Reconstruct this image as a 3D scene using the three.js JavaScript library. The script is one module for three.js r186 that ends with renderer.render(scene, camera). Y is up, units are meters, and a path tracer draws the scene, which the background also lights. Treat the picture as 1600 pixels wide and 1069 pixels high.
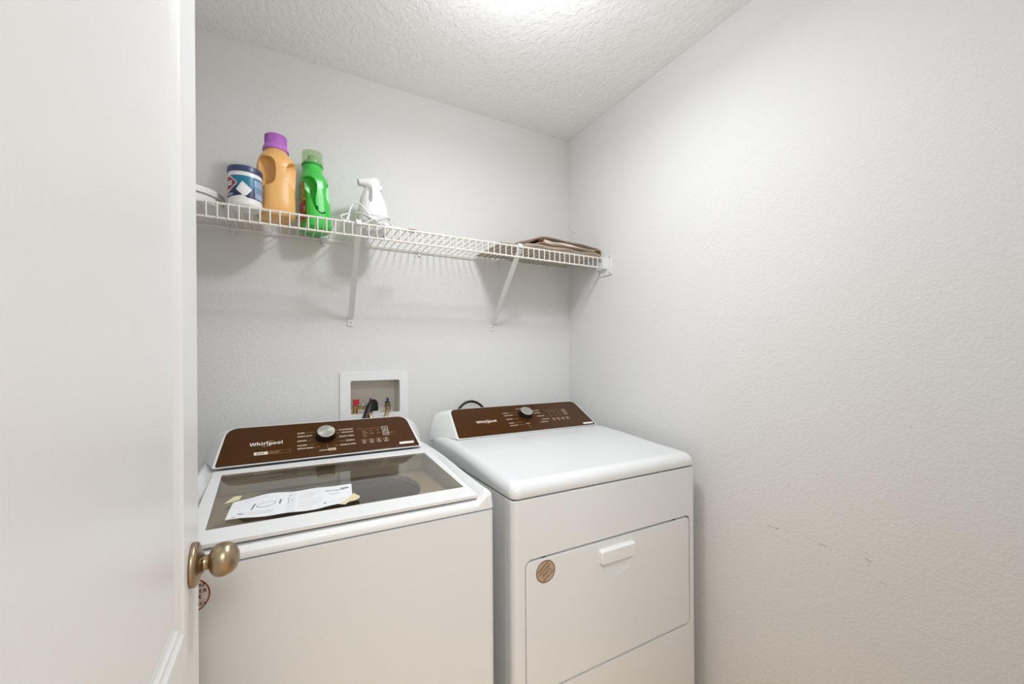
import * as THREE from 'three';
import { RoundedBoxGeometry } from 'three/addons/geometries/RoundedBoxGeometry.js';
import { RectAreaLightUniformsLib } from 'three/addons/lights/RectAreaLightUniformsLib.js';
import * as BGU from 'three/addons/utils/BufferGeometryUtils.js';
import { Brush, Evaluator, SUBTRACTION } from 'three-bvh-csg';

// ------------------------------------------------------------------ camera, light level
const CY = 1.30;                                   // eye height; every y below is measured from the eye and shifted by CY
const scene = new THREE.Scene();
const camera = new THREE.PerspectiveCamera(79.735, 1600 / 1069, 0.02, 30);
camera.position.set(0, CY, 0);
camera.rotation.order = 'YXZ';
camera.rotation.y = -0.50422;
camera.rotation.z = -0.00617;
camera.setViewOffset(1600, 1069, 0, -24.2, 1600, 1069);
const renderer = new THREE.WebGLRenderer({ antialias: true });
renderer.toneMapping = THREE.LinearToneMapping;
renderer.toneMappingExposure = 0.97;
renderer.shadowMap.enabled = true;
RectAreaLightUniformsLib.init();
scene.background = new THREE.Color(0x202020);
const BOWL_POWER = 0.45, LAMP_POWER = 74;                            // ceiling lamp of the laundry room
const LAMP_COLOR = new THREE.Color(0.92, 0.96, 1.0);
const HALL_POWER = 9.0;                             // unseen hall panel behind the camera, placed to light the machine fronts
const HALL_COLOR = new THREE.Color(0.89, 0.945, 1.0);
{
  const a = new THREE.RectAreaLight(HALL_COLOR, HALL_POWER, 1.2, 0.9);
  a.position.set(-0.1, 2.40, 1.05); a.lookAt(-0.1, 0, 1.05); scene.add(a); a.name = 'unseen_hall_panel_light';  // out of view, lights the machine fronts and right wall through the doorway
}

// ------------------------------------------------------------------ helpers
function rng(seed) { let s = seed >>> 0; return () => { s = (s * 1664525 + 1013904223) >>> 0; return s / 4294967296; }; }
const used = {};
function numbered(n) { const k = used[n] = (used[n] ?? -1) + 1; return k ? `${n}_${String(k).padStart(3, '0')}` : n; }
function tag(o, label, category, group) { o.userData.label = label; o.userData.category = category; if (group) o.userData.group = group; return o; }
function thing(name, label, category, x = 0, y = 0, z = 0, ry = 0) {
  const g = new THREE.Group(); g.name = numbered(name); g.position.set(x, y, z); g.rotation.y = ry; scene.add(g);
  return tag(g, label, category);
}
function obj(name, geo, mat, parent = scene, label) {
  if (Array.isArray(geo)) geo = merge(geo);
  const m = new THREE.Mesh(geo, mat); m.name = parent === scene ? numbered(name) : name;
  if (label) m.userData.label = label;
  m.castShadow = m.receiveShadow = true; parent.add(m); return m;
}
function struct(name, geo, mat) { const m = obj(name, geo, mat); m.userData.kind = 'structure'; return m; }
function clean(g) { g = g.index ? g.toNonIndexed() : g; const o = new THREE.BufferGeometry(); for (const k of ['position', 'normal', 'uv']) { if (g.attributes[k]) o.setAttribute(k, g.attributes[k]); } if (!o.attributes.normal) o.computeVertexNormals(); if (!o.attributes.uv) o.setAttribute('uv', new THREE.BufferAttribute(new Float32Array(o.attributes.position.count * 2), 2)); return o; }
function merge(l) { return l.length === 1 ? l[0] : BGU.mergeGeometries(l.map(clean)); }
function crease(g, a = 0.6) { return BGU.toCreasedNormals(g, a); }
function box(w, h, d, x, y, z, r = 0) { const g = r ? new RoundedBoxGeometry(w, h, d, 3, r) : new THREE.BoxGeometry(w, h, d); return g.translate(x, y, z); }
const V = (x, y, z) => new THREE.Vector3(x, y, z);
function tube(pts, r, seg = 24, rad = 8, closed = false, curveType = 'centripetal') {
  return new THREE.TubeGeometry(new THREE.CatmullRomCurve3(pts.map(p => V(...p)), closed, curveType), seg, r, rad, closed);
}
function capTube(pts, r, seg, rad) {                              // a tube with rounded ends
  const a = pts[0], b = pts[pts.length - 1];
  return merge([tube(pts, r, seg, rad), new THREE.SphereGeometry(r, rad, 6).translate(...a), new THREE.SphereGeometry(r, rad, 6).translate(...b)]);
}
function rod(a, b, r, rad = 8) {
  const A = V(...a), B = V(...b), d = B.clone().sub(A), g = new THREE.CylinderGeometry(r, r, d.length(), rad);
  g.applyQuaternion(new THREE.Quaternion().setFromUnitVectors(V(0, 1, 0), d.normalize())); return g.translate(...A.add(B).multiplyScalar(0.5).toArray());
}
function lathe(p, seg = 40) { return new THREE.LatheGeometry(p.map(q => new THREE.Vector2(q[0], q[1])), seg); }
function rrShape(x0, y0, x1, y1, r) {
  const s = new THREE.Shape(); s.moveTo(x0 + r, y0); s.lineTo(x1 - r, y0); s.absarc(x1 - r, y0 + r, r, -Math.PI / 2, 0); s.lineTo(x1, y1 - r); s.absarc(x1 - r, y1 - r, r, 0, Math.PI / 2);
  s.lineTo(x0 + r, y1); s.absarc(x0 + r, y1 - r, r, Math.PI / 2, Math.PI); s.lineTo(x0, y0 + r); s.absarc(x0 + r, y0 + r, r, Math.PI, Math.PI * 1.5); return s;
}
function poly(pts) { const s = new THREE.Shape(); pts.forEach((p, i) => i ? s.lineTo(p[0], p[1]) : s.moveTo(p[0], p[1])); s.closePath(); return s; }
function smoothPoly(pts) { return new THREE.Shape(new THREE.CatmullRomCurve3(pts.map(p => V(p[0], p[1], 0)), true).getPoints(pts.length * 6).slice(0, -1).map(p => new THREE.Vector2(p.x, p.y))); }
function ext(shape, depth, bevel = 0, opt = {}) {
  return new THREE.ExtrudeGeometry(shape, { depth: depth - 2 * bevel, bevelEnabled: bevel > 0, bevelThickness: bevel, bevelSize: bevel, bevelOffset: -bevel, bevelSegments: 3, curveSegments: 10, ...opt }).translate(0, 0, bevel);
}
function loft(loops, capA = true, capB = true) {                  // closed loops of equal length -> one smooth surface
  const n = loops[0].length, pos = [], uv = [], idx = [];
  loops.forEach((l, j) => { for (let i = 0; i <= n; i++) { const p = l[i % n]; pos.push(p[0], p[1], p[2]); uv.push(i / n, j / (loops.length - 1)); } });
  for (let j = 0; j < loops.length - 1; j++) for (let i = 0; i < n; i++) { const a = j * (n + 1) + i, b = a + n + 1; idx.push(a, a + 1, b, b, a + 1, b + 1); }
  const cap = (l, flip) => { const c = [0, 1, 2].map(k => l.reduce((s, p) => s + p[k], 0) / n), o = pos.length / 3; pos.push(...c); uv.push(.5, .5); for (let i = 0; i < n; i++) { pos.push(...l[i]); uv.push(.5, .5); } for (let i = 0; i < n; i++) { const a = o + 1 + i, b = o + 1 + (i + 1) % n; flip ? idx.push(o, b, a) : idx.push(o, a, b); } };
  if (capA) cap(loops[0], true);
  if (capB) cap(loops[loops.length - 1], false);
  const g = new THREE.BufferGeometry(); g.setAttribute('position', new THREE.Float32BufferAttribute(pos, 3)); g.setAttribute('uv', new THREE.Float32BufferAttribute(uv, 2)); g.setIndex(idx); g.computeVertexNormals(); return g;
}
function rrLoop(x0, z0, x1, z1, r, m = 6, e = 6) {                 // rounded rectangle in plan, m steps per corner, e steps per side
  const out = [], c = [[x1 - r, z1 - r, 0], [x0 + r, z1 - r, 1], [x0 + r, z0 + r, 2], [x1 - r, z0 + r, 3]];
  c.forEach(([cx, cz, q], k) => {
    for (let i = 0; i <= m; i++) { const t = (q + i / m) * Math.PI / 2; out.push([cx + r * Math.cos(t), cz + r * Math.sin(t)]); }
    const a = out[out.length - 1], nx = c[(k + 1) % 4], t = (q + 1) * Math.PI / 2, b = [nx[0] + r * Math.cos(t), nx[1] + r * Math.sin(t)];
    for (let i = 1; i < e; i++) out.push([a[0] + (b[0] - a[0]) * i / e, a[1] + (b[1] - a[1]) * i / e]);
  });
  return out.reverse();
}
const lerp = (a, b, t) => a + (b - a) * t, smooth = (a, b, t) => { t = Math.min(1, Math.max(0, (t - a) / (b - a))); return t * t * (3 - 2 * t); };
const ev = new Evaluator(); ev.attributes = ['position', 'normal', 'uv']; ev.useGroups = false;
function brush(g) { g = clean(g); const b = new Brush(g); b.updateMatrixWorld(); return b; }
function cut(a, ...bs) { let r = brush(a); for (const b of bs) r = ev.evaluate(r, brush(b), SUBTRACTION); return r.geometry; }
// local (x, s, d) on a plane that climbs backwards: s up the slope, d along its normal
function tilt(g, alpha, y, z) { return g.rotateX(alpha - Math.PI / 2).translate(0, y, z); }
function uvBox(g, scale = 1) {                                    // uv in metres from the dominant normal
  g = clean(g); const p = g.attributes.position, n = g.attributes.normal, u = new Float32Array(p.count * 2);
  for (let i = 0; i < p.count; i++) { const a = Math.abs(n.getX(i)), b = Math.abs(n.getY(i)), c = Math.abs(n.getZ(i)); const [s, t] = a > b && a > c ? [p.getZ(i), p.getY(i)] : b > c ? [p.getX(i), p.getZ(i)] : [p.getX(i), p.getY(i)]; u[2 * i] = s * scale; u[2 * i + 1] = t * scale; }
  g.setAttribute('uv', new THREE.BufferAttribute(u, 2)); return g;
}
function uvFit(g, x0, y0, x1, y1) { const p = g.attributes.position, u = new Float32Array(p.count * 2); for (let i = 0; i < p.count; i++) { u[2 * i] = (p.getX(i) - x0) / (x1 - x0); u[2 * i + 1] = (p.getY(i) - y0) / (y1 - y0); } g.setAttribute('uv', new THREE.BufferAttribute(u, 2)); return g; }

// ------------------------------------------------------------------ procedural textures
function noiseField(size, seed, octaves) {                        // periodic value noise, octaves = [[cells x, cells y, amplitude], ...]
  const f = new Float32Array(size * size);
  octaves.forEach(([cx, cy, amp], o) => {
    const r = rng(seed + o * 77), g = Float32Array.from({ length: cx * cy }, () => r());
    for (let y = 0; y < size; y++) for (let x = 0; x < size; x++) {
      const X = x / size * cx, Y = y / size * cy, i = Math.floor(X), j = Math.floor(Y), s = X - i, t = Y - j, a = s * s * (3 - 2 * s), b = t * t * (3 - 2 * t);
      const q = (m, n) => g[((n + cy) % cy) * cx + (m + cx) % cx];
      f[y * size + x] += amp * lerp(lerp(q(i, j), q(i + 1, j), a), lerp(q(i, j + 1), q(i + 1, j + 1), a), b);
    }
  });
  return f;
}
function dataTex(size, fn, rx, ry, srgb) {
  const d = new Uint8Array(size * size * 4);
  for (let i = 0; i < size * size; i++) { const c = fn(i); d[4 * i] = c[0]; d[4 * i + 1] = c[1]; d[4 * i + 2] = c[2]; d[4 * i + 3] = 255; }
  const t = new THREE.DataTexture(d, size, size); t.wrapS = t.wrapT = THREE.RepeatWrapping; t.magFilter = THREE.LinearFilter; t.minFilter = THREE.LinearFilter; t.repeat.set(rx, ry); if (srgb) t.colorSpace = THREE.SRGBColorSpace; t.needsUpdate = true; return t;
}
function bump(size, seed, oct, rx, ry, shape = v => v) {
  const f = noiseField(size, seed, oct); let lo = 1e9, hi = -1e9; for (const v of f) { lo = Math.min(lo, v); hi = Math.max(hi, v); }
  return dataTex(size, i => { const v = 255 * shape((f[i] - lo) / (hi - lo)); return [v, v, v]; }, rx, ry);
}
function canvasTex(w, h, draw) { const c = document.createElement('canvas'); c.width = w; c.height = h; const k = c.getContext('2d'); draw(k, w, h); const t = new THREE.CanvasTexture(c); t.colorSpace = THREE.SRGBColorSpace; return t; }
const std = (o) => new THREE.MeshStandardMaterial(o), phys = (o) => new THREE.MeshPhysicalMaterial(o);

const peel = bump(512, 11, [[96, 96, 1], [160, 160, .7], [40, 40, .5], [12, 12, .4]], 2, 2);
const knock = bump(512, 29, [[46, 34, 1], [110, 80, .7], [20, 16, .6]], 1.6, 1.6, v => smooth(.35, .62, v));
const WALL = 0xe9e8e6;
const M = {
  wall: std({ color: WALL, roughness: .86, bumpMap: peel, bumpScale: .0009 }),
  ceiling: std({ color: 0xfafaf9, roughness: .9, bumpMap: knock, bumpScale: .0011 }),
  floor: std({ color: 0xe6bf8c, roughness: .45, bumpMap: peel, bumpScale: .0004 }),
  hall: std({ color: 0xeceae6, roughness: .9 }),
  door: phys({ color: 0xf1f1f0, roughness: .34, bumpMap: bump(512, 5, [[14, 3, 1], [60, 5, .8], [150, 9, .5]], 3, 1.2), bumpScale: .0002 }),
  trim: std({ color: 0xefeeec, roughness: .4 }),
  enamel: phys({ color: 0xeff0f0, roughness: .28, clearcoat: .3, clearcoatRoughness: .12 }),
  plastic: phys({ color: 0xf3f3f2, roughness: .3 }),
  gap: std({ color: 0x4a423a, roughness: .8 }),  // dark tone standing in for the shade inside seams
  wire: std({ color: 0xf4efe6, roughness: .35 }),
  bracket: std({ color: 0xeeeeec, roughness: .4 }),
  steel: std({ color: 0xb9b4ab, roughness: .3, metalness: 1 }),
  brass: std({ color: 0xc09a5a, roughness: .28, metalness: 1 }),
  bronze: phys({ color: 0xa8967c, roughness: .3, metalness: 1, anisotropy: .6 }),
  black: std({ color: 0x1c1412, roughness: .45 }),
  glass: phys({ color: 0xd0c6b4, roughness: .03, transmission: 1, thickness: 0, ior: 1.9, specularIntensity: 1 }),
  tubGrey: std({ color: 0xd9d5cc, roughness: .5 }),
  basket: std({ color: 0x918672, roughness: .45 }),  // basket and agitator: shade inside the tub put into the colour
};

// ------------------------------------------------------------------ the room
const D = -1.75, XR = 1.311, XL = -0.43, CEIL = CY + 1.139, ZF = -0.03;
{ // back wall with the opening for the outlet box
  const s = poly([[XL - .1, 0], [XR + .1, 0], [XR + .1, CEIL], [XL - .1, CEIL]]);
  const h = new THREE.Path(); const y0 = CY - .29, y1 = CY - .075; h.moveTo(.207, y0); h.lineTo(.207, y1); h.lineTo(.438, y1); h.lineTo(.438, y0); h.closePath(); s.holes.push(h);
  struct('wall_back', ext(s, .11).translate(0, 0, D - .11), M.wall);
  // right wall, with the scuffs that run along it
  const L = 1.9, H = CEIL;
  const marks = canvasTex(2048, 2048, (k, w, h) => {
    k.fillStyle = '#e9e8e6'; k.fillRect(0, 0, w, h);
    const r = rng(8), X = z => (z + 1.75) / L * w, Y = y => h - (y + CY) / H * h;
    const stroke = (za, ya, zb, yb, a, lw) => { const n = 14; for (let i = 0; i < n; i++) { if (r() < .3) continue; k.strokeStyle = `rgba(120,108,92,${a * (.4 + r() * .6)})`; k.lineWidth = lw * (.5 + r()); k.beginPath(); const t = i / n, u = (i + .9) / n; k.moveTo(X(lerp(za, zb, t)), Y(lerp(ya, yb, t)) + r() * 1.5); k.lineTo(X(lerp(za, zb, u)), Y(lerp(ya, yb, u)) + r() * 1.5); k.stroke(); } };
    stroke(-.752, -.5264, -.668, -.5262, .75, 1.4); stroke(-.72, -.548, -.66, -.553, .3, 1.2); stroke(-.593, -.528, -.575, -.5295, .7, 1.6);
    stroke(-.49, -.525, -.477, -.529, .9, 2.2); stroke(-.64, -.52, -.55, -.54, .2, 1); stroke(-.41, -.171, -.385, -.173, .4, 1.2); stroke(-.315, -.12, -.29, -.122, .35, 1.2); stroke(-.53, -.566, -.44, -.575, .25, 1.2);
    for (let i = 0; i < 26; i++) { k.fillStyle = `rgba(140,128,110,${.1 + r() * .25})`; k.fillRect(X(-.9 + r() * .75), Y(-.15 - r() * .75), 1 + r() * 3, 1 + r() * 1.5); }
  });
  const g = clean(box(.11, CEIL, 1.9, XR + .055, CEIL / 2, -1.75 + .95)), p = g.attributes.position, u = new Float32Array(p.count * 2);
  for (let i = 0; i < p.count; i++) { u[2 * i] = (p.getZ(i) + 1.75) / L; u[2 * i + 1] = p.getY(i) / H; }
  g.setAttribute('uv', new THREE.BufferAttribute(u, 2));
  const pl = peel.clone(); pl.repeat.set(2 * L, 2 * H); pl.needsUpdate = true;
  struct('wall_right', g, std({ map: marks, roughness: .86, bumpMap: pl, bumpScale: .0009 }));
  struct('wall_left', uvBox(box(.11, CEIL, 1.85, XL - .055, CEIL / 2, -.86)), M.wall);
  // front wall with the doorway the photographer stands in
  const f = poly([[XL - .1, 0], [-.145, 0], [-.145, 2.05], [.63, 2.05], [.63, 0], [XR + .1, 0], [XR + .1, CEIL], [XL - .1, CEIL]]);
  struct('wall_front', ext(f, .1).translate(0, 0, ZF), M.wall);
  struct('ceiling', uvBox(box(XR - XL + .3, .1, 1.98, (XR + XL) / 2, CEIL + .05, -.85)), M.ceiling);
  struct('floor', uvBox(box(3.2, .1, 4.3, .44, -.05, .25)), M.floor);
  // unseen hall beyond the doorway, its light panel placed to light the laundry room
  struct('wall_hall_back', box(2.8, 2.45, .1, .4, 1.225, 2.35), M.hall);
  struct('wall_hall_left', box(.1, 2.45, 2.3, -1.0, 1.225, 1.2), M.hall);
  struct('wall_hall_right', box(.1, 2.45, 2.3, 1.8, 1.225, 1.2), M.hall);
  struct('wall_hall_front', [box(.46, 2.45, .1, -.76, 1.225, .02), box(.42, 2.45, .1, 1.6, 1.225, .02)], M.hall);
  struct('ceiling_hall', box(2.9, .1, 2.35, .4, 2.495, 1.22), M.hall);
  const t = thing('unseen_hall_light_panel', 'unseen light panel on the hall ceiling behind the camera, placed to light the machine fronts', 'light', -.1, 2.445, 1.05);
  obj('frame', [box(1.3, .03, .05, 0, -.015, .475), box(1.3, .03, .05, 0, -.015, -.475), box(.05, .03, .9, -.625, -.015, 0), box(.05, .03, .9, .625, -.015, 0)], M.trim, t);
  obj('diffuser', box(1.2, .01, .9, 0, -.012, 0), std({ color: 0xffffff, emissive: 0xffffff, emissiveIntensity: 2 }), t);
}

// ------------------------------------------------------------------ door, opened flat into the room along the left
{
  const d = new THREE.Group(); d.name = 'door_1'; d.userData.kind = 'structure'; d.position.set(-.1256, 0, -.825); scene.add(d);
  // local frame: u = distance from the latch edge (towards the viewer, +z), y up, face at x = 0
  const W = .76, face = (g) => g.rotateY(Math.PI / 2);            // x->-z ; we lay shapes with x = -u
  const holes = [[.105, CY - .3825, .655, 1.93], [.105, .23, .655, CY - .52]];
  const s = poly([[0, .012], [-W, .012], [-W, 2.035], [0, 2.035]]);
  for (const [u0, y0, u1, y1] of holes) { const h = new THREE.Path(); h.moveTo(-u0, y0); h.lineTo(-u0, y1); h.lineTo(-u1, y1); h.lineTo(-u1, y0); h.closePath(); s.holes.push(h); }
  const toDoor = g => { g = face(g); return g; };
  obj('frame', toDoor(ext(s, .035, .0015).translate(0, 0, -.035)), M.door, d);
  for (const [u0, y0, u1, y1] of holes) {
    obj('panel', toDoor(box(u1 - u0 - .06, y1 - y0 - .06, .022, -(u0 + u1) / 2, (y0 + y1) / 2, -.0175)), M.door, d);
    // moulding: rings of the rounded profile, mitred at the corners
    const prof = [[0, -.0005], [.0015, -.0012], [.0055, -.0048], [.0075, -.0052], [.0115, -.0036], [.013, -.0038], [.0175, -.008], [.0195, -.0083], [.0235, -.0064], [.025, -.0066], [.0305, -.0112], [.0325, -.0112], [.0365, -.0078], [.041, -.0066]];
    const loops = prof.map(([o, q]) => [[-u0 - o, y0 + o, q], [-u1 + o, y0 + o, q], [-u1 + o, y1 - o, q], [-u0 - o, y1 - o, q]].reverse());
    const g = loft(loops, false, false).toNonIndexed(); g.computeVertexNormals();
    obj('panel_moulding', toDoor(crease(g, .7)), M.door, d);
  }
  // knob on the latch side
  const k = new THREE.Group(); k.name = 'door_knob'; k.position.set(0, CY - .309, .053); k.userData.label = 'brushed bronze door knob'; k.scale.setScalar(.95); d.add(k);
  const ax = g => g.rotateZ(-Math.PI / 2);
  obj('rosette', ax(lathe([[0, 0], [.0335, 0], [.034, .002], [.034, .005], [.032, .008], [.026, .0105], [.018, .0125], [.014, .016], [0, .016]])), M.bronze, k);
  obj('handle', ax(lathe([[.0125, .012], [.0115, .018], [.0115, .0225], [.0145, .0235], [.020, .0262], [.0245, .0315], [.0262, .039], [.0256, .046], [.0225, .0535], [.017, .0592], [.009, .0628], [0, .064]], 64)), M.bronze, k);
  const lt = obj('latch_plate', box(.026, .057, .002, -.0175, CY - .309, -.0008, .0004), M.bronze, d);
  for (const y of [.25, 1.02, 1.8]) obj('hinge', [new THREE.CylinderGeometry(.006, .006, .09, 12).translate(-.006, y, W + .008), box(.003, .09, .03, -.018, y, W + .002)], M.bronze, d);
}

// ------------------------------------------------------------------ wall console shared by washer and dryer
function roundedTrapezoid(bl, br, tl, tr, h, rt, rb) {            // outline in (x, s), bottom left, counter-clockwise, with rounded corners
  const c = [[bl, 0, rb], [br, 0, rb], [tr, h, rt], [tl, h, rt]], pts = [];
  for (let i = 0; i < 4; i++) {
    const [x, y, r] = c[i], p = c[(i + 3) % 4], q = c[(i + 1) % 4], a = new THREE.Vector2(p[0] - x, p[1] - y).normalize(), b = new THREE.Vector2(q[0] - x, q[1] - y).normalize();
    for (let k = 0; k <= 8; k++) { const t = k / 8, w0 = (1 - t) * (1 - t), w2 = t * t; pts.push([x + a.x * r * w0 + b.x * r * w2, y + a.y * r * w0 + b.y * r * w2]); }
    const e = [q[0] + 0, q[1]], n = 5; for (let k = 1; k < n; k++) { const u = new THREE.Vector2(x, y).addScaledVector(b, r), qn = c[(i + 2) % 4]; const v = new THREE.Vector2(q[0], q[1]).addScaledVector(b, -q[2]); pts.push([lerp(u.x, v.x, k / n), lerp(u.y, v.y, k / n)]); }
  }
  return pts;
}
const ringText = (k, t, x, y, size, color = '#eadfce', weight = '') => { k.fillStyle = color; k.font = `${weight} ${size}px sans-serif`; k.fillText(t, x, y); };
function logo(k, x, y, size) {                                    // the maker's word mark with its ring
  k.fillStyle = '#f3ede2'; k.font = `bold ${size}px sans-serif`; k.textAlign = 'left'; k.textBaseline = 'alphabetic'; k.fillText('Whirlpool', x, y);
  const w = k.measureText('Whirlpool').width; k.strokeStyle = '#d9c6a8'; k.lineWidth = size * .06;
  k.beginPath(); k.ellipse(x + w * .56, y - size * .28, w * .22, size * .52, -.35, Math.PI * .25, Math.PI * .95); k.stroke();
  k.beginPath(); k.ellipse(x + w * .56, y - size * .28, w * .22, size * .52, -.35, Math.PI * 1.35, Math.PI * 1.8); k.stroke(); return w;
}
const PX = 3200;                                                  // texels per metre on the consoles
function consoleTexture(w, h, x0, draw) { return canvasTex(Math.round(w * 3000), Math.round(h * 3000), (k) => { const W = w * PX, H = h * PX; k.scale(3000 / PX, 3000 / PX); k.fillStyle = '#4a2b0e'; k.fillRect(0, 0, W, H); draw(k, x => (x - x0) * PX, s => H - s * PX); }); }  // brown base puts warm room light into the colour of a dark grey panel
function makeConsole(t, o) {
  const { bl, br, tl, tr, h, rt, rb, alpha, y, z, baseL, baseR, backZ, topBackL, topBackR, baseY } = o;
  const cx = (bl + br) / 2, outer = roundedTrapezoid(bl - .009, br + .009, tl - .007, tr + .007, h + .007, rt + .006, rb + .004).map(p => [p[0], p[1] - .003]);
  const ca = Math.cos(alpha), sa = Math.sin(alpha), P = (x, s, d) => [x, y + s * sa + d * ca, z - s * ca + d * sa];
  const front = outer.map(p => P(p[0], p[1], .0015)), loops = [];
  const inset = f => outer.map(p => P(lerp(cx, p[0], f), lerp(h / 2, p[1], f), .0015 + .0005));
  loops.push(inset(.9)); loops.push(inset(.985)); loops.push(front.map((p, i) => { const q = inset(.996)[i]; return q; })); loops.push(outer.map(p => P(p[0], p[1], -.0015)));
  const back = outer.map(p => { const v = Math.min(1, Math.max(0, p[1] / h)), side = (p[0] - cx) / ((lerp(br, tr, v) - lerp(bl, tl, v)) / 2); return [cx + (side < 0 ? side * (cx - lerp(baseL, topBackL, v * v)) : side * (lerp(baseR, topBackR, v * v) - cx)), lerp(baseY, y + h * sa - .012, smooth(0, .9, v) * .35 + v * .65), backZ]; });
  const mid = loops[3];
  for (let k = 1; k <= 8; k++) { const q = k / 8; loops.push(mid.map((p, i) => { const b = back[i], e = 1 - (1 - q) * (1 - q); return [lerp(p[0], b[0], q), lerp(p[1], b[1], q * q * .75 + q * .25), lerp(p[2], b[2], q)]; })); }
  obj('console', loft(loops, true, true), M.plastic, t);
  const sh = new THREE.Shape(roundedTrapezoid(bl, br, tl, tr, h, rt, rb).map(p => new THREE.Vector2(p[0], p[1])));
  const g = uvFit(clean(ext(sh, .004, .0008)), bl, 0, br, h);
  obj('control_panel', tilt(g, alpha, y, z), phys({ map: o.map, roughness: .2, specularIntensity: .7 }), t, 'dark glossy control panel with printed settings, warm room light in its brown tone');
  const [kx, ks] = o.knob, kp = new THREE.Group(); kp.name = 'dial'; kp.position.set(...P(kx, ks, .003)); kp.rotation.x = alpha; t.add(kp); kp.userData.label = 'round dial with a spun metal face';
  obj('dial_ring', lathe([[0, 0], [.031, 0], [.031, .002], [.029, .005], [.0275, .022], [.0268, .0235], [.0255, .0238]], 48), std({ color: 0x3a2a20, roughness: .25, metalness: .7 }), kp);
  obj('dial_face', lathe([[.0267, .0225], [.0265, .0245], [.0255, .0252], [0, .0252]], 64), phys({ color: 0xf6f4f0, roughness: .33, metalness: .75, anisotropy: .7, map: o.spun }), kp);
  const [sx0, ss0, sx1, ss1] = o.sticker;
  const q = new THREE.PlaneGeometry(sx1 - sx0, ss1 - ss0).translate((sx0 + sx1) / 2, (ss0 + ss1) / 2, .0046);
  obj('label_strip', tilt(clean(ext(rrShape(sx0, ss0, sx1, ss1, .002), .0006).translate(0, 0, .0041)), alpha, y, z), std({ color: 0xf1ebe3, roughness: .5 }), t, 'small white label strip');
}
const spun = canvasTex(256, 256, (k, w, h) => { const r = rng(3); for (let i = 0; i < 720; i++) { const a = i / 720 * Math.PI * 2, v = 195 + r() * 45; k.fillStyle = `rgb(${v},${v},${v - 4})`; k.beginPath(); k.moveTo(128, 128); k.lineTo(128 + 190 * Math.cos(a), 128 + 190 * Math.sin(a)); k.lineTo(128 + 190 * Math.cos(a + .012), 128 + 190 * Math.sin(a + .012)); k.fill(); } });

function roundSticker(x, y, z, r, tex, t, label) {
  const g = new THREE.CircleGeometry(r, 48).translate(x, y, z + .0006); const back = new THREE.CylinderGeometry(r, r, .0004, 48, 1, true).rotateX(Math.PI / 2).translate(x, y, z + .0004);
  return obj('sticker', [g, back], std({ map: tex, roughness: .45 }), t, label);
}
const stickerText = ['PREMIUM', 'CUSTOMER', 'SERVICE', '800 900 2301'];
function stickerTex(bg, ring, ink, angle) {
  return canvasTex(512, 512, k => {
    k.fillStyle = bg; k.fillRect(0, 0, 512, 512); k.strokeStyle = ring; k.lineWidth = 18; k.beginPath(); k.arc(256, 256, 240, 0, 7); k.stroke();
    k.translate(256, 256); k.rotate(angle); k.textAlign = 'center'; k.textBaseline = 'middle'; k.fillStyle = ink;
    stickerText.forEach((s, i) => { k.font = `bold ${[80, 80, 80, 66][i] * (angle ? .86 : 1)}px sans-serif`; k.fillText(s, 0, [-128, -48, 32, 134][i]); });
    k.fillRect(-190, 84, 380, 4);
  });
}

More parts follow.
